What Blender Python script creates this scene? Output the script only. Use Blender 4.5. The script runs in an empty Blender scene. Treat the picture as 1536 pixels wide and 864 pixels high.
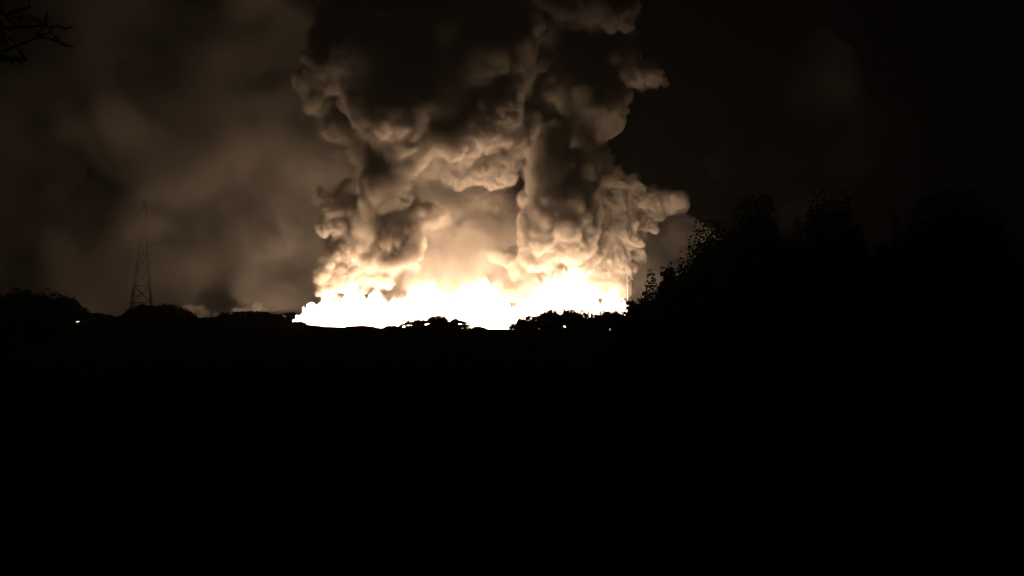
import bpy, math, random
import numpy as np
from mathutils import Vector, Matrix

scene = bpy.context.scene
COL = scene.collection
PI = math.pi
rng = np.random.default_rng(7)
random.seed(7)

# ---------------------------------------------------------------- camera
CAM_Z = 1.8
PITCH = math.radians(3.6)
FPX = 1160.0                      # focal length in pixels of a 1536 px wide frame
cam_data = bpy.data.cameras.new('camera')
cam = bpy.data.objects.new('camera', cam_data)
COL.objects.link(cam)
cam.location = (0, 0, CAM_Z)
cam.rotation_euler = (PI / 2 + PITCH, 0, 0)
cam_data.sensor_width = 36.0
cam_data.lens = 36.0 * FPX / 1536.0
cam_data.clip_start = 0.1
cam_data.clip_end = 6000
scene.camera = cam

# ---------------------------------------------------------------- night sky, exposure
world = bpy.data.worlds.new('World')
scene.world = world
world.use_nodes = True
wn = world.node_tree.nodes
wl = world.node_tree.links
wn.clear()
sky = wn.new('ShaderNodeTexSky')
sky.sky_type = 'NISHITA'
sky.sun_disc = False
sky.sun_elevation = math.radians(-5.0)
sky.sun_rotation = math.radians(200.0)
bg = wn.new('ShaderNodeBackground')
bg.inputs['Strength'].default_value = 0.05
wo = wn.new('ShaderNodeOutputWorld')
wl.new(sky.outputs[0], bg.inputs[0])
wl.new(bg.outputs[0], wo.inputs[0])

vs = scene.view_settings
vs.view_transform = 'Standard'
vs.look = 'None'
vs.exposure = 0.0
vs.gamma = 1.0
vs.use_curve_mapping = False

cy = scene.cycles
cy.use_denoising = True
cy.denoiser = 'OPENIMAGEDENOISE'
cy.max_bounces = 8
cy.volume_bounces = 3
cy.use_adaptive_sampling = True
cy.adaptive_threshold = 0.1
cy.adaptive_min_samples = 16
cy.diffuse_bounces = 3
cy.transparent_max_bounces = 32
cy.sample_clamp_indirect = 4.0
cy.use_light_tree = True

FIRE_L = (17.5, 12.3, 8.4)          # radiance of the burning fuel


# ---------------------------------------------------------------- helpers
def at(px, py, Y):
    """World point at distance Y in front of the camera that the photograph shows at pixel px, py."""
    u = (px - 768.0) / FPX
    v = (432.0 - py) / FPX
    dy = math.cos(PITCH) - v * math.sin(PITCH)
    dz = math.sin(PITCH) + v * math.cos(PITCH)
    k = Y / dy
    return Vector((u * k, Y, CAM_Z + dz * k))


def tag(o, label=None, cat=None, group=None, kind=None):
    if label: o['label'] = label
    if cat: o['category'] = cat
    if group: o['group'] = group
    if kind: o['kind'] = kind
    return o


def make_mesh(name, verts, faces, smooth=False):
    me = bpy.data.meshes.new(name)
    verts = np.asarray(verts, dtype=np.float32)
    if isinstance(faces, np.ndarray):
        n, k = faces.shape
        me.vertices.add(len(verts)); me.vertices.foreach_set('co', verts.ravel())
        me.loops.add(n * k); me.loops.foreach_set('vertex_index', faces.astype(np.int32).ravel())
        me.polygons.add(n)
        me.polygons.foreach_set('loop_start', np.arange(0, n * k, k, dtype=np.int32))
        me.polygons.foreach_set('loop_total', np.full(n, k, dtype=np.int32))
        me.update(calc_edges=True); me.validate()
    else:
        me.from_pydata([tuple(map(float, v)) for v in verts], [], faces)
        me.update()
    if smooth:
        me.polygons.foreach_set('use_smooth', np.ones(len(me.polygons), dtype=bool))
    return me


def link(name, me, mat=None, parent=None, loc=None):
    o = bpy.data.objects.new(name, me)
    COL.objects.link(o)
    if mat is not None and me is not None and not me.materials:
        me.materials.append(mat)
    if parent is not None: o.parent = parent
    if loc is not None: o.location = loc
    return o


def empty(name, loc, rz=0.0):
    o = bpy.data.objects.new(name, None)
    COL.objects.link(o)
    o.location = loc
    o.rotation_euler = (0, 0, rz)
    o.empty_display_size = 0.5
    return o


# vectorised gradient noise ------------------------------------------------
_perm = np.random.default_rng(3).permutation(256)
_perm = np.concatenate([_perm, _perm, _perm])
_grad = np.random.default_rng(4).normal(size=(256, 3))
_grad /= np.linalg.norm(_grad, axis=1)[:, None]


def perlin(p):
    p = np.asarray(p, dtype=np.float64)
    i = np.floor(p).astype(np.int64)
    f = p - i
    u = f * f * f * (f * (f * 6 - 15) + 10)
    i &= 255
    out = np.zeros(len(p))
    for dx in (0, 1):
        for dy in (0, 1):
            for dz in (0, 1):
                h = _perm[_perm[_perm[(i[:, 0] + dx) & 255] + ((i[:, 1] + dy) & 255)] + ((i[:, 2] + dz) & 255)]
                g = _grad[h]
                w = (u[:, 0] if dx else 1 - u[:, 0]) * (u[:, 1] if dy else 1 - u[:, 1]) * (u[:, 2] if dz else 1 - u[:, 2])
                out += w * (g[:, 0] * (f[:, 0] - dx) + g[:, 1] * (f[:, 1] - dy) + g[:, 2] * (f[:, 2] - dz))
    return out


def billow(p, size, octaves=3, gain=0.5):
    """Rounded bumps with sharp creases, like the surface of dense smoke (0 in creases, about 1 on crowns)."""
    s, a, t = 0.0, 1.0, 0.0
    for k in range(octaves):
        s = s + a * (1.0 - np.abs(1 - np.clip(np.abs(perlin(p / size + 17.3 * k)) * 2.4, 0, 1)) ** 2)
        t += a; a *= gain; size *= 0.5
    return s / t


def fbm(p, size, octaves=4):
    s, a = 0.0, 1.0
    for k in range(octaves):
        s = s + a * perlin(p / size + 31.7 * k)
        a *= 0.5; size *= 0.5
    return s


def icosphere(sub):
    import bmesh
    bm = bmesh.new()
    bmesh.ops.create_icosphere(bm, subdivisions=sub, radius=1.0)
    v = np.array([x.co[:] for x in bm.verts]); f = np.array([[q.index for q in x.verts] for x in bm.faces])
    bm.free()
    return v, f


ICO = {k: icosphere(k) for k in (1, 2, 3)}


def spheres_mesh(items):
    """items: (centre, radii(3), sub) -> vertex and face arrays of all the spheres."""
    V, F, n = [], [], 0
    for c, r, sub in items:
        v, f = ICO[sub]
        V.append(v * np.asarray(r) + np.asarray(c)); F.append(f + n); n += len(v)
    return np.concatenate(V), np.concatenate(F)


def remeshed(V, F, voxel):
    """One continuous skin round all the overlapping closed shapes."""
    me = make_mesh('work', V, F)
    o = bpy.data.objects.new('work', me); COL.objects.link(o)
    m = o.modifiers.new('remesh', 'REMESH'); m.mode = 'VOXEL'; m.voxel_size = voxel; m.use_smooth_shade = True
    dg = bpy.context.evaluated_depsgraph_get()
    out = bpy.data.meshes.new_from_object(o.evaluated_get(dg))
    bpy.data.objects.remove(o); bpy.data.meshes.remove(me)
    return out


def get_co(me):
    a = np.empty(len(me.vertices) * 3, dtype=np.float32); me.vertices.foreach_get('co', a); return a.reshape(-1, 3).astype(np.float64)


def get_no(me):
    a = np.empty(len(me.vertices) * 3, dtype=np.float32); me.vertices.foreach_get('normal', a); return a.reshape(-1, 3).astype(np.float64)


def set_co(me, co):
    me.vertices.foreach_set('co', co.astype(np.float32).ravel()); me.update()


# ---------------------------------------------------------------- materials
def new_mat(name):
    m = bpy.data.materials.new(name); m.use_nodes = True
    m.node_tree.nodes.clear()
    return m, m.node_tree.nodes, m.node_tree.links


def surf_mat(name, c1, c2, scale=4.0, rough=0.9, bump=0.0, metallic=0.0, spec=0.0):
    m, n, l = new_mat(name)
    out = n.new('ShaderNodeOutputMaterial'); b = n.new('ShaderNodeBsdfPrincipled')
    tc = n.new('ShaderNodeTexCoord'); no = n.new('ShaderNodeTexNoise'); rp = n.new('ShaderNodeValToRGB')
    no.inputs['Scale'].default_value = scale; no.inputs['Detail'].default_value = 6
    rp.color_ramp.elements[0].color = (*c1, 1); rp.color_ramp.elements[1].color = (*c2, 1)
    rp.color_ramp.elements[0].position = 0.3; rp.color_ramp.elements[1].position = 0.7
    l.new(tc.outputs['Object'], no.inputs['Vector']); l.new(no.outputs['Fac'], rp.inputs['Fac'])
    l.new(rp.outputs['Color'], b.inputs['Base Color'])
    b.inputs['Specular IOR Level'].default_value = spec; b.inputs['Roughness'].default_value = rough; b.inputs['Metallic'].default_value = metallic
    if bump:
        bp = n.new('ShaderNodeBump'); bp.inputs['Strength'].default_value = bump
        l.new(no.outputs['Fac'], bp.inputs['Height']); l.new(bp.outputs['Normal'], b.inputs['Normal'])
    l.new(b.outputs['BSDF'], out.inputs['Surface'])
    return m


def smoke_mat(name, density, color, aniso=0.2, skin=0.12):
    """Dense smoke: an even volume, with a thin sooty skin where the billows meet the air."""
    m, n, l = new_mat(name)
    out = n.new('ShaderNodeOutputMaterial')
    v = n.new('ShaderNodeVolumePrincipled')
    v.inputs['Color'].default_value = (*color, 1)
    v.inputs['Density'].default_value = density
    v.inputs['Anisotropy'].default_value = aniso
    l.new(v.outputs['Volume'], out.inputs['Volume'])
    if skin > 0:
        mix = n.new('ShaderNodeMixShader'); tr = n.new('ShaderNodeBsdfTransparent'); df = n.new('ShaderNodeBsdfDiffuse')
        df.inputs['Color'].default_value = (*color, 1)
        mix.inputs['Fac'].default_value = skin
        l.new(tr.outputs[0], mix.inputs[1]); l.new(df.outputs[0], mix.inputs[2])
        l.new(mix.outputs[0], out.inputs['Surface'])
    return m


def drift_mat(name, density, lo, hi, base, size=22.0):
    """Mottled drifting smoke: thin everywhere, thicker in soft torn clumps."""
    m, n, l = new_mat(name)
    out = n.new('ShaderNodeOutputMaterial'); v = n.new('ShaderNodeVolumePrincipled')
    v.inputs['Color'].default_value = (0.76, 0.71, 0.65, 1); v.inputs['Anisotropy'].default_value = 0.1
    tc = n.new('ShaderNodeTexCoord'); mp = n.new('ShaderNodeMapping'); mp.inputs['Scale'].default_value = (1 / size, 0.7 / size, 1 / size)
    no = n.new('ShaderNodeTexNoise'); no.inputs['Scale'].default_value = 1.0; no.inputs['Detail'].default_value = 6; no.inputs['Roughness'].default_value = 0.58; no.inputs['Distortion'].default_value = 0.4
    mr = n.new('ShaderNodeMapRange'); mr.interpolation_type = 'SMOOTHSTEP'
    mr.inputs['From Min'].default_value = lo; mr.inputs['From Max'].default_value = hi
    mr.inputs['To Min'].default_value = base; mr.inputs['To Max'].default_value = density
    l.new(tc.outputs['Object'], mp.inputs['Vector']); l.new(mp.outputs['Vector'], no.inputs['Vector'])
    l.new(no.outputs['Fac'], mr.inputs['Value']); l.new(mr.outputs[0], v.inputs['Density'])
    l.new(v.outputs['Volume'], out.inputs['Volume'])
    m.cycles.volume_sampling = 'MULTIPLE_IMPORTANCE'
    return m


def fire_mat():
    """Flames: opaque and white-hot in the body, thinning out to nothing at the tips."""
    m, n, l = new_mat('fire')
    out = n.new('ShaderNodeOutputMaterial'); e = n.new('ShaderNodeEmission')
    e.inputs['Color'].default_value = (FIRE_L[0] / 10, FIRE_L[1] / 10, FIRE_L[2] / 10, 1)
    e.inputs['Strength'].default_value = 10.0
    at_ = n.new('ShaderNodeAttribute'); at_.attribute_name = 'reach'
    tc = n.new('ShaderNodeTexCoord'); mp = n.new('ShaderNodeMapping'); mp.inputs['Scale'].default_value = (0.38, 0.38, 0.14)
    no = n.new('ShaderNodeTexNoise'); no.inputs['Scale'].default_value = 1.0; no.inputs['Detail'].default_value = 3
    ad = n.new('ShaderNodeMath'); ad.operation = 'MULTIPLY_ADD'; ad.inputs[1].default_value = 0.62
    mr = n.new('ShaderNodeMapRange'); mr.interpolation_type = 'SMOOTHSTEP'
    mr.inputs['From Min'].default_value = 0.74; mr.inputs['From Max'].default_value = 1.4
    tr = n.new('ShaderNodeBsdfTransparent'); mix = n.new('ShaderNodeMixShader')
    l.new(tc.outputs['Object'], mp.inputs['Vector']); l.new(mp.outputs['Vector'], no.inputs['Vector'])
    l.new(no.outputs['Fac'], ad.inputs[0]); l.new(at_.outputs['Fac'], ad.inputs[2])
    l.new(ad.outputs[0], mr.inputs['Value'])
    inv = n.new('ShaderNodeMath'); inv.operation = 'SUBTRACT'; inv.inputs[0].default_value = 1.0
    pw = n.new('ShaderNodeMath'); pw.operation = 'POWER'; pw.inputs[1].default_value = 3.0
    pe = n.new('ShaderNodeMath'); pe.operation = 'POWER'; pe.inputs[1].default_value = 0.7
    sc_ = n.new('ShaderNodeMath'); sc_.operation = 'MULTIPLY'; sc_.inputs[1].default_value = 10.0
    i2 = n.new('ShaderNodeMath'); i2.operation = 'SUBTRACT'; i2.inputs[0].default_value = 1.0
    l.new(mr.outputs[0], inv.inputs[1]); l.new(inv.outputs[0], pw.inputs[0]); l.new(inv.outputs[0], pe.inputs[0])
    l.new(pe.outputs[0], sc_.inputs[0]); l.new(sc_.outputs[0], e.inputs['Strength'])
    l.new(pw.outputs[0], i2.inputs[1]); l.new(i2.outputs[0], mix.inputs['Fac'])
    l.new(e.outputs[0], mix.inputs[1]); l.new(tr.outputs[0], mix.inputs[2])
    l.new(mix.outputs[0], out.inputs['Surface'])
    return m


M_GROUND = surf_mat('ground_soil', (0.04, 0.033, 0.025), (0.09, 0.075, 0.055), 0.35, 1.0, 0.4)
M_BARK = surf_mat('bark', (0.03, 0.022, 0.016), (0.075, 0.055, 0.04), 6.0, 0.95, 0.5)
M_LEAF = surf_mat('leaf_dark', (0.035, 0.05, 0.018), (0.07, 0.09, 0.03), 1.5, 0.7)
M_THORN = surf_mat('leaf_dry', (0.05, 0.045, 0.02), (0.1, 0.085, 0.04), 2.0, 0.8)
M_GRASS = surf_mat('dark_grass', (0.05, 0.042, 0.024), (0.12, 0.1, 0.06), 0.4, 0.9)
M_STEEL = surf_mat('weathered_steel', (0.018, 0.015, 0.012), (0.04, 0.032, 0.026), 3.0, 0.9, 0.1, 0.0)
M_PALE = surf_mat('pale_paint', (0.5, 0.48, 0.45), (0.65, 0.62, 0.58), 3.0, 0.7)
M_SMOKE = smoke_mat('smoke_dense', 0.75, (0.77, 0.71, 0.64), 0.0, 0.1)
M_WISP = smoke_mat('smoke_wisp', 0.16, (0.77, 0.71, 0.64), 0.0, 0.0)
M_SMOKE_BACK = smoke_mat('smoke_back', 0.22, (0.76, 0.70, 0.63), 0.0, 0.03)
M_FIRE = fire_mat()


# ---------------------------------------------------------------- ground
RIDGE_Y = 130.0
_rx = np.array([-400, 0, 135, 180, 280, 400, 435, 480, 520, 600, 700, 760, 900, 1000, 1536, 2000], float)
_ry = np.array([486, 484, 484, 483, 481, 482, 485, 490, 492, 493, 494, 495, 496, 496, 492, 490], float)


def ridge_height(x):
    px = 768 + x / RIDGE_Y * FPX
    py = np.interp(px, _rx, _ry)
    v = (432 - py) / FPX
    return CAM_Z + RIDGE_Y * (np.sin(PITCH) + v * np.cos(PITCH)) / (np.cos(PITCH) - v * np.sin(PITCH))


def ground_h(x, y):
    x = np.atleast_1d(np.asarray(x, float)); y = np.atleast_1d(np.asarray(y, float))
    up = np.clip((y - 60) / (RIDGE_Y - 60), 0, 1); up = up * up * (3 - 2 * up)
    dn = np.clip((y - RIDGE_Y - 4) / 30, 0, 1); dn = dn * dn * (3 - 2 * dn)
    h = ridge_height(np.clip(x, -250, 250)) * up * (1 - dn) + 0.6 * dn
    p = np.stack([x, y, np.zeros_like(x)], 1)
    h = h + 0.10 * perlin(p / 9.0) + 0.10 * perlin(p / 2.6 + 5) + 0.05 * perlin(p / 0.9 + 9)
    return h


gx = np.concatenate([np.linspace(-3000, -170, 30), np.linspace(-160, 160, 460), np.linspace(170, 3000, 30)])
gy = np.concatenate([np.linspace(-60, 0, 12), np.linspace(1, 118, 150), np.linspace(118.4, 146, 70), np.linspace(147, 320, 60), np.linspace(340, 4000, 30)])
GX, GY = np.meshgrid(gx, gy)
gv = np.stack([GX.ravel(), GY.ravel(), ground_h(GX.ravel(), GY.ravel())], 1)
nx, ny = len(gx), len(gy)
ii = (np.arange(ny - 1)[:, None] * nx + np.arange(nx - 1)[None, :]).ravel()
gf = np.stack([ii, ii + 1, ii + nx + 1, ii + nx], 1)
ground = link('ground', make_mesh('ground', gv, gf, True), M_GROUND)
tag(ground, 'dark bare ground rising to a low ridge before the fire', 'ground', kind='structure')


# ---------------------------------------------------------------- fire
FIRE_TOP = np.array([(434, 487), (442, 479), (450, 468), (456, 464), (462, 466), (474, 452), (490, 440), (505, 444), (520, 428), (535, 420), (550, 432), (565, 418), (580, 440), (600, 436), (618, 416), (640, 410), (656, 424), (664, 462), (676, 466), (686, 424), (700, 408), (735, 410), (752, 430), (765, 446), (790, 452), (806, 430), (822, 402), (850, 392), (872, 410), (890, 432), (902, 452), (908, 440), (925, 440), (936, 452), (942, 462)], float)


def build_fire():
    items = []
    r = np.random.default_rng(11)
    for px in np.arange(442, 943, 3.0):
        top = np.interp(px, FIRE_TOP[:, 0], FIRE_TOP[:, 1])
        for k in range(2):
            Y = 200 + (r.uniform(-9, 4) if k == 0 else r.uniform(-26, -8) if px > 855 else r.uniform(-22, -6) if px < 522 else r.uniform(4, 12))
            hgt = (500 - top) * r.uniform(0.72, 1.18)
            b = at(px, 500, Y); t = at(px, 500 - hgt, Y)
            H = t.z - 0.2
            w = r.uniform(0.8, 2.2)
            if px < 465 or px > 925: w *= 0.45
            n = max(4, int(H / 0.9)); sway = r.uniform(-0.8, 0.8); ph = r.uniform(0, 6)
            for q in range(n):
                s = q / (n - 1)
                rad = w * (1 - 0.5 * s ** 2)
                items.append(((b.x + sway * s * s + 0.25 * math.sin(ph + 7 * s), Y + 0.2 * math.cos(ph + 5 * s), 0.2 + H * s - rad * 0.9 * s), (rad, rad, max(rad, H / n * 0.9)), 1))
    V, F = spheres_mesh(items)
    me = remeshed(V, F, 0.5)
    co = get_co(me); no = get_no(me)
    co += no * (0.5 * fbm(co * np.array([1, 1, 0.5]), 2.2, 3))[:, None]
    set_co(me, co)
    px = 768 + co[:, 0] / co[:, 1] * FPX
    top = np.interp(px, FIRE_TOP[:, 0], FIRE_TOP[:, 1])
    zt = np.array([at(a_, b_, 200).z for a_, b_ in zip(px, top)])
    at_ = me.attributes.new('reach', 'FLOAT', 'POINT')
    soft = np.interp(px, [455, 500, 900, 925], [0.45, 1, 1, 0.45])
    at_.data.foreach_set('value', (np.clip(co[:, 2] / zt, 0, 1.4) * soft).astype(np.float32))
    me.materials.clear()
    return link('fire', me, M_FIRE)


fire = build_fire()
tag(fire, 'wide wall of white-hot flames burning behind the low ridge', 'fire', kind='stuff')


# ---------------------------------------------------------------- smoke
def cauliflower(blobs, seed, voxel, kids=9, amp=0.30, shear=0.0, grow=0.0, calm=(), octs=((13.0, 0.9), (6.0, 1.25), (2.9, 1.5), (1.4, 1.65), (0.75, 1.35))):
    """blobs: (px, py, radius in px, depth offset in metres, [vertical stretch])"""
    r = np.random.default_rng(seed)
    items = []
    for bl in blobs:
        px, py, rp, dy = bl[:4]
        st = bl[4] if len(bl) > 4 else 1.0
        Y = 200.0 + dy
        c = np.array(at(px, py, Y)); R = rp * Y / FPX + grow
        items.append((c, (R * 0.95, R * 0.95, R * 0.95 * st), 3))
        for k in range(kids):
            d = r.normal(size=3); d /= np.linalg.norm(d)
            rr = R * r.uniform(0.25, 0.5)
            cc = c + d * np.array([1, 1, st]) * R * r.uniform(0.65, 0.85)
            items.append((cc, (rr, rr, rr * r.uniform(0.8, 1.2)), 2))
    V, F = spheres_mesh(items)
    me = remeshed(V, F, voxel * 1.5)
    for step, (size, k) in enumerate(octs):
        if step == 2:
            o = bpy.data.objects.new('work', me); COL.objects.link(o)
            m = o.modifiers.new('remesh', 'REMESH'); m.mode = 'VOXEL'; m.voxel_size = voxel
            me2 = bpy.data.meshes.new_from_object(o.evaluated_get(bpy.context.evaluated_depsgraph_get()))
            bpy.data.objects.remove(o); bpy.data.meshes.remove(me); me = me2
        co = get_co(me); no = get_no(me)
        q = co * np.array([1, 1, 0.8]) + np.array([shear, 0, 0]) * co[:, 2:3] + seed * 3.1 + step * 7
        q = q + 0.35 * size * np.stack([perlin(co / size), perlin(co / size + 40), perlin(co / size + 80)], 1)
        bump = 1.0 - (1.0 - np.clip(np.abs(perlin(q / size)) * 2.2, 0, 1)) ** 2
        # where the smoke is torn into ragged folds and where it stays smooth
        rag = np.clip(0.78 + 1.6 * perlin(co / 15 + seed), 0.3, 1.5) if step > 1 else np.clip(0.8 + 0.9 * perlin(co / 16 + 3 * step + seed), 0.3, 1.3)
        for cp, cr in calm:       # parts of the plume that stay smooth
            dd = np.hypot(co[:, 0] - cp.x, co[:, 2] - cp.z) / cr
            rag = rag * (0.22 + 0.78 * np.clip((dd - 0.6) / 0.5, 0, 1))
        co += no * (amp * k * size * rag * (bump - 0.5))[:, None]
        co += (0.10 * size * rag)[:, None] * np.stack([perlin(co / size * 1.3 + 11), perlin(co / size * 1.3 + 51), perlin(co / size * 1.3 + 91)], 1)
        set_co(me, co)
    me.materials.clear()
    me.polygons.foreach_set('use_smooth', np.ones(len(me.polygons), dtype=bool))
    return me


LEFT = [
    # foot of the plume
    (498, 432, 13, 2), (496, 412, 16, 2), (516, 410, 22, 4), (505, 388, 18, 3), (532, 392, 24, 5), (512, 362, 20, 4), (545, 415, 18, 8), (578, 420, 16, 8), (560, 405, 20, 6), (486, 436, 7, -1), (484, 418, 8, -2), (492, 398, 8, -2),
    # tufts on the left edge
    (484, 292, 11, -5), (496, 300, 14, -5), (510, 290, 12, -3), (490, 318, 11, -4), (503, 318, 15, -3), (490, 344, 10, -4), (504, 340, 15, -2), (522, 284, 11, -2), (515, 312, 20, 0), (478, 284, 5, -6), (476, 300, 5, -6), (518, 338, 18, 2), (484, 330, 6, -5),
    # dark middle
    (566, 330, 38, -3), (582, 280, 46, -11), (545, 362, 30, 3), (604, 236, 50, -11), (570, 230, 36, -6), (545, 300, 22, 5),
    # lower lobes, lit from beneath
    (540, 382, 13, -2), (556, 388, 19, -9), (585, 390, 22, -13), (612, 382, 21, -13), (622, 354, 20, -11), (600, 350, 30, -9), (650, 330, 19, -9), (632, 320, 24, -8), (665, 322, 10, -9), (570, 372, 22, -9),
    # upper mass, set back above the shelf
    (538, 222, 20, -10), (512, 200, 20, -10), (530, 165, 40, 2), (480, 155, 19, -12), (464, 125, 17, -13), (503, 112, 38, 0), (478, 85, 20, -8), (490, 60, 28, 0), (500, 180, 18, -8), (556, 245, 18, -8), (520, 30, 50, 12),
    (600, 150, 78, -13, 1.4), (575, 80, 88, -12, 1.4), (690, 110, 84, -15, 1.6), (650, 30, 106, -11, 1.3), (752, 95, 50, -19, 1.8), (560, -60, 100, -11), (700, -70, 110, -9), (735, 0, 62, -17, 1.5), (640, 190, 52, -17, 1.3), (735, 175, 50, -19, 1.3),
    # shelf over the gap, lit from beneath
    (656, 226, 36, -14), (625, 190, 40, -6), (580, 190, 36, 2), (690, 252, 28, -13), (715, 244, 32, -14), (748, 240, 32, -15), (772, 214, 30, -16), (786, 188, 24, -14), (765, 165, 40, -6), (690, 272, 15, -13), (760, 256, 17, -14), (700, 206, 52, -16), (675, 262, 17, -12), (735, 262, 12, -14),
]
RIGHT = [
    (824, 285, 38, -14, 1.5), (816, 335, 36, -13, 1.3), (846, 362, 36, -12), (812, 380, 26, -10), (872, 388, 26, -8), (838, 318, 40, -14, 1.4), (826, 238, 32, -12), (796, 300, 20, -8), (802, 215, 24, -8), (810, 258, 26, -10), (860, 415, 18, -4), (868, 300, 30, -10), (870, 345, 28, -10), (862, 255, 28, -9), (835, 200, 28, -9), (850, 175, 26, -8), (860, 415, 20, 0), (830, 408, 18, 0),
    (860, 240, 32, 4), (845, 200, 36, 2), (822, 165, 30, 0), (838, 138, 36, -10), (868, 158, 32, -11), (905, 172, 28, -9), (925, 150, 24, 0), (820, 110, 30, 0), (850, 90, 36, 0),
    (890, 120, 34, 2), (835, 30, 45, 0), (815, -8, 26, -12), (846, 2, 28, -14), (875, 14, 24, -15), (900, 22, 20, -16), (922, 32, 16, -15), (935, 22, 15, -14), (890, -12, 34, -14), (928, -4, 22, -13), (880, 60, 34, 2), (850, -50, 80, 0), (920, -40, 50, 0),
    (945, 104, 14, -9), (958, 116, 14, -11), (975, 119, 11, -11), (968, 104, 11, -10), (984, 124, 8, -11), (950, 122, 8, -11), (938, 100, 24, 0), (930, 70, 30, 5),
    (885, 215, 20, -3), (895, 245, 22, -4), (915, 268, 22, -5), (942, 284, 20, -6), (968, 296, 18, -6), (992, 302, 15, -6), (1012, 304, 12, -6), (890, 280, 40, 0),
    (905, 315, 38, 0), (935, 325, 30, -2), (958, 330, 18, -3), (918, 350, 34, -2), (945, 362, 18, -3), (955, 374, 9, -3), (905, 380, 30, -1), (925, 395, 20, -2), (892, 410, 28, 0), (920, 420, 17, -1), (932, 432, 9, -1), (870, 425, 22, 5), (930, 412, 10, -2),
    (1022, 304, 6, -6), (985, 318, 9, -6), (972, 338, 9, -5), (966, 352, 6, -4), (962, 380, 5, -4), (940, 400, 8, -3), (938, 425, 6, -2), (948, 388, 7, -3), (993, 127, 5, -11), (982, 110, 7, -10), (936, 116, 9, -10), (925, 96, 12, -8), (944, 44, 8, -15), (942, 12, 12, -14),
    (800, 100, 30, 2), (795, 40, 44, 4), (806, 150, 22, 4),
    # wisps in front of the middle gap
    (748, 384, 10, -4), (762, 390, 13, -4), (776, 382, 11, -4), (775, 404, 13, -3), (785, 425, 15, -2), (765, 437, 12, -2), (800, 440, 14, -1), (790, 452, 9, -3), (740, 445, 8, -3), (752, 430, 9, -3),
]
BACK = [(700, 330, 70, 36, 1.2), (660, 390, 50, 36, 1.2), (740, 390, 60, 36), (730, 290, 60, 34), (790, 420, 45, 36), (620, 430, 40, 36), (690, 440, 36, 36), (850, 430, 45, 36), (680, 220, 80, 34), (800, 340, 60, 34)]
GLOW = [(700, 350, 62, 13, 1.3), (690, 420, 52, 12), (745, 385, 54, 12), (770, 340, 50, 14), (645, 405, 44, 13), (725, 290, 52, 10), (670, 300, 40, 12), (664, 445, 22, 6), (668, 465, 12, 4)]
RIGHT = [(b_[0], b_[1], b_[2], b_[3] + 6) + tuple(b_[4:]) for b_ in RIGHT]


def plume(blobs, seed, label, calm):
    """A dense plume inside a thin torn fringe of the same smoke."""
    o = link('smoke_plume', cauliflower(blobs, seed, 0.36, calm=calm), M_SMOKE)
    tag(o, label, 'smoke', kind='stuff')
    w = link('smoke_fringe', cauliflower(blobs, seed, 0.5, grow=0.35, calm=calm, octs=((11.0, 0.7), (5.5, 1.0), (2.8, 1.9), (1.4, 2.4))), M_WISP, o)
    w['kind'] = 'stuff'


plume(LEFT, 21, 'towering black smoke plume over the left half of the fire', ((at(650, 50, 190), 26.0), (at(590, 280, 195), 8.0)))
plume(RIGHT, 22, 'ragged brown smoke plume over the right half of the fire', ((at(820, 300, 195), 11.0),))
o = link('smoke_curtain', cauliflower(BACK, 23, 0.6), M_SMOKE_BACK)
tag(o, 'soft tan curtain of smoke behind the gap between the plumes', 'smoke', kind='stuff')
g_ = link('thin_smoke', cauliflower(GLOW, 24, 0.8), drift_mat('smoke_glow', 0.22, 0.42, 0.64, 0.04, 10.0), o)
g_['kind'] = 'stuff'

# ---------------------------------------------------------------- thin drifting smoke
M_DRIFT = drift_mat('smoke_drift', 0.075, 0.45, 0.64, 0.006, 24.0)
M_FAR = drift_mat('smoke_far', 0.014, 0.45, 0.72, 0.0, 34.0)
M_PUFF = smoke_mat('smoke_puff', 0.25, (0.66, 0.6, 0.54), 0.0, 0.1)
scene.cycles.volume_max_steps = 128
VEIL = [(10, 230, 110, 60), (-60, 120, 120, 60), (-80, 350, 140, 60), (430, 330, 150, 45), (320, 360, 140, 50), (200, 380, 130, 55), (80, 400, 100, 60), (400, 160, 150, 50), (260, 180, 140, 50), (120, 140, 110, 50), (200, 20, 150, 60), (380, 20, 120, 60), (20, 80, 90, 60), (620, 300, 200, 60), (950, 380, 90, 40), (1010, 410, 95, 48)]
FAR = [(1205, 215, 105, 60), (1290, 240, 90, 62), (1140, 240, 70, 60), (1215, 290, 80, 60), (1210, 120, 80, 60)]
LOW = [(292, 470, 13, -42), (310, 472, 11, -41), (328, 476, 9, -40), (276, 474, 9, -42), (362, 472, 11, -40), (382, 470, 13, -40), (402, 473, 11, -40), (345, 477, 8, -40), (420, 478, 8, -38)]


for bl, sd, mt, lab in ((VEIL, 44, M_DRIFT, 'mottled brown bank of drifting smoke behind the lattice pylon'), (FAR, 61, M_FAR, 'faint brown smoke patch over the dark trees on the right')):
    o = link('drifting_smoke', cauliflower(bl, sd, 2.0, octs=((11.0, 0.7), (5.5, 1.0), (2.8, 1.0))), mt)
    tag(o, lab, 'smoke', kind='stuff')
o = link('low_smoke', cauliflower(LOW, 35, 0.4), M_PUFF)
tag(o, 'low fire-lit smoke creeping behind the bushes left of the fire', 'smoke', kind='stuff')


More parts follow.
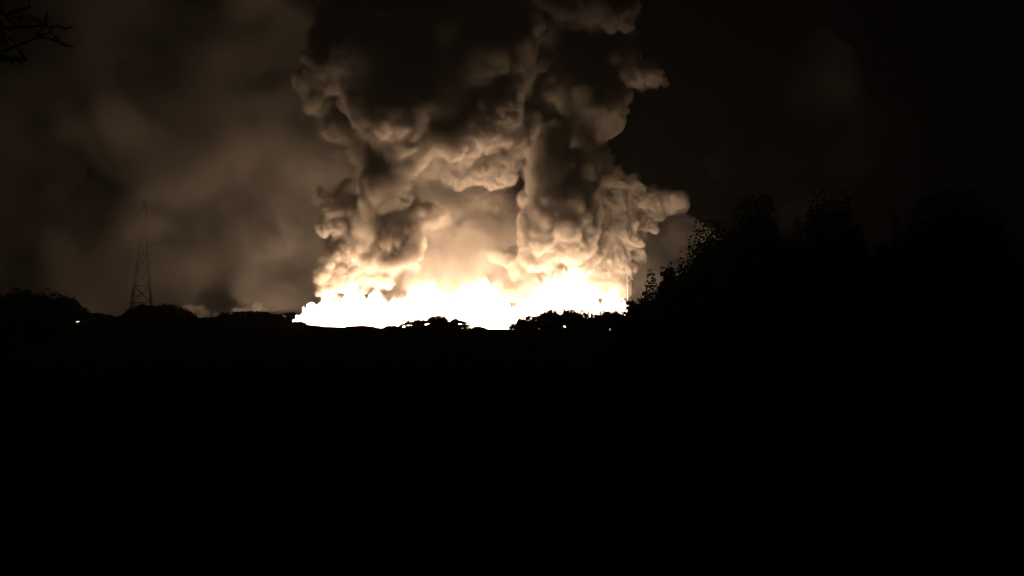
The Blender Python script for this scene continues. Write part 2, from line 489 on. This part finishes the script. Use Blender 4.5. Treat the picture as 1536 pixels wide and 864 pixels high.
# ---------------------------------------------------------------- trees and shrubs
def tube(pts, radii, seg=6):
    """Tapered tube through points; returns vertices and quads."""
    P = np.array(pts, float); n = len(P)
    T = np.gradient(P, axis=0); T /= np.linalg.norm(T, axis=1)[:, None] + 1e-9
    V, F = [], []
    for i in range(n):
        up = np.array([0, 0, 1.0]) if abs(T[i, 2]) < 0.9 else np.array([1.0, 0, 0])
        a = np.cross(T[i], up); a /= np.linalg.norm(a); b = np.cross(T[i], a)
        for k in range(seg):
            t = 2 * PI * k / seg
            V.append(P[i] + radii[i] * (a * math.cos(t) + b * math.sin(t)))
    for i in range(n - 1):
        for k in range(seg):
            F.append((i * seg + k, i * seg + (k + 1) % seg, (i + 1) * seg + (k + 1) % seg, (i + 1) * seg + k))
    return np.array(V), np.array(F)


def join(parts):
    V, F, n = [], [], 0
    for v, f in parts:
        V.append(v); F.append(f + n); n += len(v)
    return np.concatenate(V), np.concatenate(F)


def limb(r, p0, p1, r0, r1, n=6, sag=0.15):
    p0 = np.array(p0, float); p1 = np.array(p1, float)
    L = np.linalg.norm(p1 - p0)
    pts = []
    for i in range(n):
        s = i / (n - 1)
        j = r.normal(size=3) * 0.05 * L * math.sin(PI * s)
        pts.append(p0 + (p1 - p0) * s + j + np.array([0, 0, sag * L * math.sin(PI * s)]))
    rad = [r0 + (r1 - r0) * i / (n - 1) for i in range(n)]
    return tube(pts, rad), np.array(pts)


def leaves(r, centres, sizes, aspect=0.5, flat=0.0):
    """Folded four-cornered leaf clumps of random tilt at the given centres."""
    n = len(centres)
    a = r.normal(size=(n, 3)); a[:, 2] *= (1 - flat); a /= np.linalg.norm(a, axis=1)[:, None]
    b = r.normal(size=(n, 3)); b[:, 2] *= (1 - flat); b -= a * (a * b).sum(1)[:, None]; b /= np.linalg.norm(b, axis=1)[:, None]
    c = np.cross(a, b)
    s = sizes[:, None]
    V = np.stack([centres - a * s, centres + b * s * aspect + c * s * 0.15, centres + a * s, centres - b * s * aspect + c * s * 0.15], 1).reshape(-1, 3)
    F = np.arange(n * 4).reshape(n, 4)
    return V, F


def gaps_out(C, base, gaps):
    """Leave open the places where the photograph looks through a crown: (px, py, half width, half height)."""
    W = C + np.array(base)
    dy = W[:, 1]; dz = W[:, 2] - CAM_Z
    px = 768 + FPX * W[:, 0] / (dy * math.cos(PITCH) + dz * math.sin(PITCH))
    py = 432 - FPX * (dz * math.cos(PITCH) - dy * math.sin(PITCH)) / (dy * math.cos(PITCH) + dz * math.sin(PITCH))
    keep = np.ones(len(C), bool)
    for gx_, gy_, a_, b_ in gaps:
        keep &= ((px - gx_) / a_) ** 2 + ((py - gy_) / b_) ** 2 > np.clip(0.9 + 2.2 * perlin(np.stack([px / 3.1, py / 1.3, np.full(len(C), gx_)], 1)), 0.05, 2)
    return C[keep]


def tree(name, label, cat, px, Y, top, width, seed, style='bush', leaf=0.2, count=2500, mat=None, gaps=(), group=None, base_z=None):
    r = np.random.default_rng(seed)
    x = at(px, 480, Y).x
    z0 = float(ground_h(x, Y)[0]) - 0.08 if base_z is None else base_z
    H = at(px, top, Y).z - z0
    W = width * Y / FPX
    root = empty(name, (x, Y, z0))
    tag(root, label, cat, group)
    wood, tips = [], []
    fork = H * (0.28 if style != 'flat' else 0.35)
    tr = max(0.04, 0.028 * (H + W))
    t, pts = limb(r, (0, 0, 0), (r.uniform(-.05, .05) * W, 0, fork), tr, tr * 0.75, 5, 0)
    wood.append(t); f = pts[-1]
    nl = 9 if style != 'sparse' else 7
    for k in range(nl):
        an = 2 * PI * (k + r.uniform(0, 0.6)) / nl
        rad = W * 0.5 * r.uniform(0.35, 0.85)
        hz = H * (r.uniform(0.62, 0.9) if style != 'bush' else r.uniform(0.35, 0.9))
        if style != 'sparse': hz *= 1 - 0.25 * (rad / (W * 0.5)) ** 2
        if style == 'dense': rad *= 0.8; hz = H * r.uniform(0.6, 0.85) * max(0.15, 1 - (rad / (W * 0.5)) ** 1.5)
        e = np.array([math.cos(an) * rad, math.sin(an) * rad * 0.8, hz])
        t, pts = limb(r, f, e, tr * 0.55, tr * 0.16, 6, 0.08); wood.append(t)
        tips.append(e)
        for j in range(4):
            p0 = pts[r.integers(2, 6)]
            d = r.normal(size=3); d[2] = abs(d[2]) * 0.5
            e2 = p0 + d / np.linalg.norm(d) * r.uniform(0.1, 0.22) * (W + H) * 0.6
            e2[2] = min(e2[2], H * 0.97)
            if style == 'dense': e2[2] = min(e2[2], H * 0.85 * max(0.1, 1 - (np.hypot(e2[0], e2[1]) / (W * 0.52)) ** 1.5))
            t, _ = limb(r, p0, e2, tr * 0.2, tr * 0.06, 5, 0.05); wood.append(t); tips.append(e2)
    tv, tf = join(wood)
    link('trunk', make_mesh('trunk', tv, tf, True), M_BARK, root)
    tips = np.array(tips)
    C = []
    per = max(4, count // len(tips))
    for e in tips:
        if style == 'flat':
            n_ = r.normal(size=(per, 3)) * np.array([W * 0.10, W * 0.10, H * 0.035])
        elif style == 'sparse':
            n_ = r.normal(size=(per, 3)) * np.array([W * 0.07, W * 0.07, H * 0.06])
        else:
            n_ = r.normal(size=(per, 3)) * np.array([W * 0.11, W * 0.11, H * 0.11])
        C.append(e + n_)
    if style in ('bush', 'dense'):
        # filled body right down to the ground, so that no light comes through low down
        m = int(count * (4 if style == 'bush' else 2))
        an = r.uniform(0, 2 * PI, m); ro = np.sqrt(r.uniform(0, 1, m))
        C.append(np.stack([np.cos(an) * ro * W * 0.5, np.sin(an) * ro * W * 0.42, H * r.uniform(0, 1, m) ** 0.8], 1))
    C = np.concatenate(C)
    rho = np.hypot(C[:, 0] / (W * 0.52), C[:, 1] / (W * 0.46))
    lump = 0.86 + 0.75 * perlin(np.stack([C[:, 0] / W * 5, C[:, 1] / W * 5, np.full(len(C), seed * 1.7)], 1)) + 0.4 * perlin(np.stack([C[:, 0] * 0.9, C[:, 1] * 0.9, np.full(len(C), seed * 0.7)], 1)) + 0.45 * perlin(np.stack([C[:, 0] / W * 14, C[:, 1] / W * 14, np.full(len(C), seed * 2.3)], 1))
    dome = np.clip(1 - rho ** 1.5, 0, 1) if style == 'dense' else np.sqrt(np.clip(1 - rho ** 2, 0, 1)) if style != 'flat' else np.clip(1 - 0.45 * rho ** 2, 0, 1) * (rho < 1.05)
    if style == 'sparse': dome = np.ones(len(C))
    C = C[(C[:, 2] < H * dome * lump) & (C[:, 2] < 1.06 * H) & (C[:, 2] > 0.02)]
    if len(gaps): C = gaps_out(C, (x, Y, z0), gaps)
    lv, lf = leaves(r, C, r.uniform(0.6, 1.3, len(C)) * leaf, 0.5, 0.5 if style == 'flat' else 0.0)
    link('crown', make_mesh('crown', lv, lf), mat or M_LEAF, root)
    return root


G1 = ((80, 473, 9, 3), (121, 483, 11, 3.5), (92, 471, 3, 2))
tree('thorn_tree', 'dark flat-topped thorn tree with layered crown at the left edge', 'tree', 45, 90, 434, 150, 101, 'flat', 0.26, 9000, gaps=G1)
tree('shrub', 'dark rounded shrub filling the base of the layered thorn tree', 'shrub', 40, 92, 445, 190, 109, 'bush', 0.22, 9000, gaps=G1)
tree('shrub', 'low dark shrub on the ridge between thorn tree and pylon', 'shrub', 150, 124, 470, 56, 102, 'bush', 0.18, 1800)
tree('thorn_tree', 'dark spreading thorn tree on the ridge right below the pylon', 'tree', 234, 124, 455, 96, 103, 'flat', 0.2, 4200)
tree('shrub', 'dark rounded shrub filling the foot of the pylon', 'shrub', 240, 126, 460, 110, 110, 'bush', 0.2, 3600)
tree('shrub', 'long low shrub on the ridge beside the left end of flames', 'shrub', 378, 125, 467, 112, 104, 'bush', 0.18, 4200)
tree('thorn_bush', 'tangled thorn bush silhouetted before the middle of the flames', 'bush', 660, 126, 473, 92, 105, 'bush', 0.18, 3000, M_THORN, gaps=((616, 488, 6, 1.6), (636, 487, 7, 1.6), (645, 485, 4, 1.2), (690, 486, 5, 1.5), (672, 482, 4, 1)))
tree('thorn_bush', 'small low thorn bush left of the tangled thorn bush', 'bush', 620, 126, 480, 46, 113, 'bush', 0.15, 1100, M_THORN, gaps=((606, 490, 3, 1.4), (616, 488, 6, 1.4), (627, 486, 3, 1)))
tree('sapling', 'small reddish sapling standing alone before the flames', 'sapling', 763, 126, 480, 18, 106, 'sparse', 0.09, 220, M_THORN)
tree('thorn_bush', 'wide dark thorn bush under the right half of the flames', 'bush', 835, 126, 464, 124, 107, 'bush', 0.19, 4600, M_THORN, gaps=((838, 489, 3, 1), (848, 490, 5, 1.1), (872, 486, 4, 1), (885, 489, 3, 1)))
tree('thorn_tree', 'thin twiggy tree poking out of the wide thorn bush', 'tree', 850, 128, 444, 48, 108, 'sparse', 0.1, 420, M_THORN)
tree('sapling', 'pale thin-leaved sapling left of the twiggy tree', 'sapling', 828, 128, 456, 22, 111, 'sparse', 0.1, 320, M_THORN)
tree('shrub', 'dark shrub between the wide thorn bush and the leafy trees', 'shrub', 912, 120, 466, 90, 112, 'bush', 0.18, 3400)
for px_, tp_, lab, sd in ((566, 484, 'tiny dry weed at the foot of the left flames', 121), (612, 477, 'thin dry weed left of the tangled thorn bush', 122), (733, 489, 'tiny dark weed between thorn bush and lone sapling', 123)):
    tree('weed', lab, 'weed', px_, 127, tp_, 12, sd, 'sparse', 0.06, 60, M_THORN, group='weeds on the ridge')
GB = 'low scrub along the ridge'
for px_, tp_, w_, lab, sd in ((320, 476, 60, 'low dark scrub clump between pylon shrub and the long low shrub', 161), (440, 482, 40, 'low dark scrub clump at the very left tip of flames', 162), (190, 474, 40, 'low dark scrub clump just left of the pylon', 163), (540, 489, 50, 'flat dark scrub clump under the left flames', 164), (590, 489, 30, 'flat dark scrub clump left of the small low thorn bush', 165), (717, 490, 26, 'flat dark scrub clump right of the tangled thorn bush', 166), (785, 478, 44, 'dark scrub clump just right of the lone sapling', 167), (885, 478, 40, 'dark scrub clump right of the twiggy tree', 168)):
    tree('scrub', lab, 'scrub', px_, 127, tp_, w_, sd, 'bush', 0.16, 1100, M_THORN, group=GB)
GT = 'leafy trees on the right'
for px_, Y_, tp_, w_, n_, sd_, lab in (
        (946, 92, 452, 62, 4500, 142, 'small dark leafy tree overlapping the right end of flames'),
        (965, 84, 438, 90, 7000, 135, 'lowest dark leafy tree just under the right end of flames'),
        (1000, 78, 402, 130, 14000, 131, 'second dark leafy tree up from the right end of flames'),
        (1035, 72, 368, 150, 18000, 140, 'third dark leafy tree up from the right end of flames'),
        (1080, 66, 328, 190, 24000, 136, 'fourth dark leafy tree up from the right end of flames'),
        (1150, 58, 292, 250, 30000, 132, 'tall dark leafy tree left of the faint brown smoke patch'),
        (1265, 52, 284, 300, 32000, 133, 'broad dark leafy tree directly below the faint brown smoke patch'),
        (1420, 46, 288, 330, 32000, 134, 'dark leafy tree nearest the right edge of the photo')):
    tree('leafy_tree', lab, 'tree', px_, Y_, tp_, w_, sd_, 'dense', 0.16, n_, group=GT)
tree('shrub', 'dark low shrub at the foot of the lowest leafy tree', 'shrub', 965, 72, 478, 130, 137, 'bush', 0.16, 6000)
tree('shrub', 'dark wide shrub at the foot of the tall leafy tree', 'shrub', 1130, 50, 455, 260, 138, 'bush', 0.16, 12000)
tree('shrub', 'dark wide shrub at the foot of the rightmost leafy tree', 'shrub', 1380, 42, 455, 320, 139, 'bush', 0.16, 12000)


def grass():  # added grass: shade among the blades and their unlit sides darken the field
    """Dry grass over the whole field, thick enough to hide the soil at this low angle."""
    r = np.random.default_rng(171)
    n = 150000
    y = 4 + 136 * r.uniform(0, 1, n) ** 0.75
    x = (r.uniform(-1, 1, n)) * (y * 0.75 + 3)
    keep = perlin(np.stack([x / 5, y / 5, np.zeros(n)], 1)) > -0.35
    x, y = x[keep], y[keep]; n = len(x)
    z = ground_h(x, y) - 0.02
    h = r.uniform(0.1, 0.34, n) * (0.8 + 0.5 * perlin(np.stack([x / 7, y / 7, np.ones(n)], 1)))
    w = r.uniform(0.008, 0.02, n) * (1 + y / 50)
    an = r.uniform(0, PI, n); dx, dy = np.cos(an) * w, np.sin(an) * w
    lx, ly = r.normal(size=n) * h * 0.35, r.normal(size=n) * h * 0.35
    V = np.stack([np.stack([x - dx, y - dy, z], 1), np.stack([x + dx, y + dy, z], 1), np.stack([x + lx, y + ly, z + h], 1)], 1).reshape(-1, 3)
    o = link('grass', make_mesh('grass', V, np.arange(3 * n).reshape(n, 3)), M_GRASS)
    tag(o, 'added dry grass shading the field dark before the ridge', 'grass', kind='stuff')


grass()


def overhanging():
    r = np.random.default_rng(141)
    base = Vector((-10.5, 9.5, 0)); base.z = float(ground_h(base.x, base.y)[0]) - 0.1
    root = empty('overhanging_tree', base)
    tag(root, 'dark bare branches hanging into the top left corner', 'tree')
    wood = []; cl = []
    t, pts = limb(r, (0, 0, 0), (0.6, 0.4, 5.2), 0.24, 0.17, 7, 0); wood.append(t); f = pts[-1]
    B = np.array(base)
    ends = [(10, 60), (40, 90), (68, 38), (58, 55), (45, 10), (-60, 30), (20, 20), (-120, 80), (-30, -60)]
    for px, py in ends:
        Y = 9.8 + r.uniform(-0.5, 0.8)
        e = np.array(at(px, py, Y)) - B
        t, p = limb(r, f, e, 0.07, 0.012, 9, 0.05); wood.append(t)
        for j in range(9):
            p0 = p[r.integers(4, 9)]; d = r.normal(size=3) * np.array([1, 0.6, 0.7]); d /= np.linalg.norm(d)
            e2 = p0 + d * r.uniform(0.15, 0.4)
            t, _ = limb(r, p0, e2, 0.008, 0.003, 4, 0.02); wood.append(t)
            cl.append(p0 + (e2 - p0) * np.linspace(0.3, 1.0, 5)[:, None] + r.normal(size=(5, 3)) * 0.012)
    v, fa = join(wood); link('trunk', make_mesh('trunk', v, fa, True), M_BARK, root)
    C = np.concatenate(cl + [np.array(at(-260, -140, 10)) - B + np.clip(r.normal(size=(2500, 3)), -2, 2) * 0.6])
    lv, lf = leaves(r, C, r.uniform(0.05, 0.11, len(C)), 0.16)
    link('crown', make_mesh('crown', lv, lf), M_LEAF, root)


overhanging()


# ---------------------------------------------------------------- pylon and poles
def bar(a, b, w=0.12):
    return tube([a, b], [w, w], 4)


def pylon(px, Y, top_py, label):
    x = at(px, 470, Y).x; z0 = float(ground_h(x, Y)[0]) - 0.2
    H = at(px, top_py, Y).z - z0
    root = empty('lattice_pylon', (x, Y, z0), 0.35)
    tag(root, label, 'pylon')
    lev = np.array([0, 0.14, 0.27, 0.39, 0.5, 0.6, 0.69, 0.77, 0.84, 0.91, 1.0]) * H
    half = np.interp(lev / H, [0, 0.6, 0.9, 1.0], [3.9, 1.25, 0.9, 0.12])
    cn = [(-1, -1), (1, -1), (1, 1), (-1, 1)]
    for cx, cy_ in cn:
        v, f = tube([(cx * h, cy_ * h, z) for z, h in zip(lev, half)], np.linspace(0.24, 0.13, len(lev)), 4)
        link('leg', make_mesh('leg', v, f), M_STEEL, root)
    for k in range(4):
        a, b = cn[k], cn[(k + 1) % 4]
        parts = []
        for i in range(len(lev) - 1):
            A0 = (a[0] * half[i], a[1] * half[i], lev[i]); B0 = (b[0] * half[i], b[1] * half[i], lev[i])
            A1 = (a[0] * half[i + 1], a[1] * half[i + 1], lev[i + 1]); B1 = (b[0] * half[i + 1], b[1] * half[i + 1], lev[i + 1])
            parts += [bar(A0, B1, 0.085), bar(B0, A1, 0.085), bar(A1, B1, 0.085)]
        v, f = join(parts)
        link('bracing', make_mesh('bracing', v, f), M_STEEL, root)
    for zr, L in ((0.69, 6.2), (0.79, 5.0), (0.89, 4.2)):
        z = zr * H
        for sg in (-1, 1):
            parts = [bar((sg * 1.0, -0.9, z), (sg * L, 0, z + 0.15), 0.1), bar((sg * 1.0, 0.9, z), (sg * L, 0, z + 0.15), 0.1), bar((sg * 0.9, -0.8, z + 1.4), (sg * L, 0, z + 0.2), 0.09), bar((sg * 0.9, 0.8, z + 1.4), (sg * L, 0, z + 0.2), 0.09)]
            for q in (0.33, 0.66):
                xx = sg * (1 + (L - 1) * q)
                parts += [bar((xx, -0.9 * (1 - q), z), (xx, -0.8 * (1 - q), z + 1.3 * (1 - q) + 0.15), 0.06), bar((xx, -0.9 * (1 - q), z), (xx, 0.9 * (1 - q), z), 0.06)]
            v, f = join(parts)
            arm = link('cross_arm', make_mesh('cross_arm', v, f), M_STEEL, root)
            zz = np.linspace(0, -1.9, 15); rr = [0.05 if i % 2 == 0 else 0.15 for i in range(15)]
            v, f = tube([(sg * (L - 0.1), 0, z + 0.05 + q) for q in zz], rr, 8)
            link('insulator', make_mesh('insulator', v, f), M_STEEL, arm)


pylon(212, 240, 300, 'tall steel lattice pylon half lost in smoke on the left')


def pole(px, Y, top_py, rad, label, arm, mat=None):
    x = at(px, 470, Y).x; z0 = float(ground_h(x, Y)[0]) - 0.2
    H = at(px, top_py, Y).z - z0
    root = empty('pole', (x, Y, z0)); tag(root, label, 'pole')
    v, f = tube([(0, 0, 0), (0, 0, H * 0.5), (0, 0, H)], [rad, rad * 0.85, rad * 0.7], 8)
    link('shaft', make_mesh('shaft', v, f, True), mat or M_STEEL, root)
    v, f = tube([(-arm, 0, H - 0.3), (arm, 0, H - 0.3)], [rad * 0.5] * 2, 4)
    link('cross_bar', make_mesh('cross_bar', v, f), M_STEEL, root)


pole(941.5, 182, 384, 0.11, 'slim pale pole standing at the right edge of the smoke', 0.35, M_PALE)
pole(767, 168, 440, 0.07, 'thin post standing before the middle of the flames', 0.2)


# ---------------------------------------------------------------- spot fires behind the thorn tree
def spot_fire(px, py, Y, w, h, label, seed):
    r = np.random.default_rng(seed)
    c = at(px, py, Y); z0 = float(ground_h(c.x, Y)[0]) - 0.05
    H = c.z - z0 + h * 0.5
    items = []
    for k in range(16):
        dx = r.uniform(-w / 2, w / 2); hh = H * r.uniform(0.75, 1.0); ra = r.uniform(0.12, 0.22)
        for q in range(8):
            s = q / 7
            items.append(((c.x + dx, Y + r.uniform(-.1, .1), z0 + hh * s), (ra * (1.1 - 0.6 * s), ra * (1.1 - 0.6 * s), hh / 8), 1))
    V, F = spheres_mesh(items)
    me = remeshed(V, F, 0.12); me.materials.clear()
    a_ = me.attributes.new('reach', 'FLOAT', 'POINT'); a_.data.foreach_set('value', np.full(len(me.vertices), 0.3, np.float32))
    o = link('spot_fire', me, M_FIRE); tag(o, label, 'fire')


spot_fire(121, 482, 138, 1.6, 0.1, 'small fire glinting low through the layered thorn tree', 152)


# ---------------------------------------------------------------- thin haze added to lift the dark smoke and sky
def haze_box():
    x0, x1, y0, y1, z0, z1 = -3100, 3100, -80, 4100, -3.0, 140.0
    v = [(x, y, z) for z in (z0, z1) for y in (y0, y1) for x in (x0, x1)]
    f = [(0, 2, 3, 1), (4, 5, 7, 6), (0, 1, 5, 4), (2, 6, 7, 3), (0, 4, 6, 2), (1, 3, 7, 5)]
    m, n, l = new_mat('haze')
    out = n.new('ShaderNodeOutputMaterial'); pv = n.new('ShaderNodeVolumePrincipled')
    pv.inputs['Color'].default_value = (0.85, 0.82, 0.78, 1)
    pv.inputs['Density'].default_value = 0.0001
    pv.inputs['Anisotropy'].default_value = 0.4
    l.new(pv.outputs['Volume'], out.inputs['Volume'])
    o = link('haze', make_mesh('haze', v, f), m); tag(o, 'thin smoky air added over the whole field to lift the dark', 'haze', kind='stuff')


haze_box()
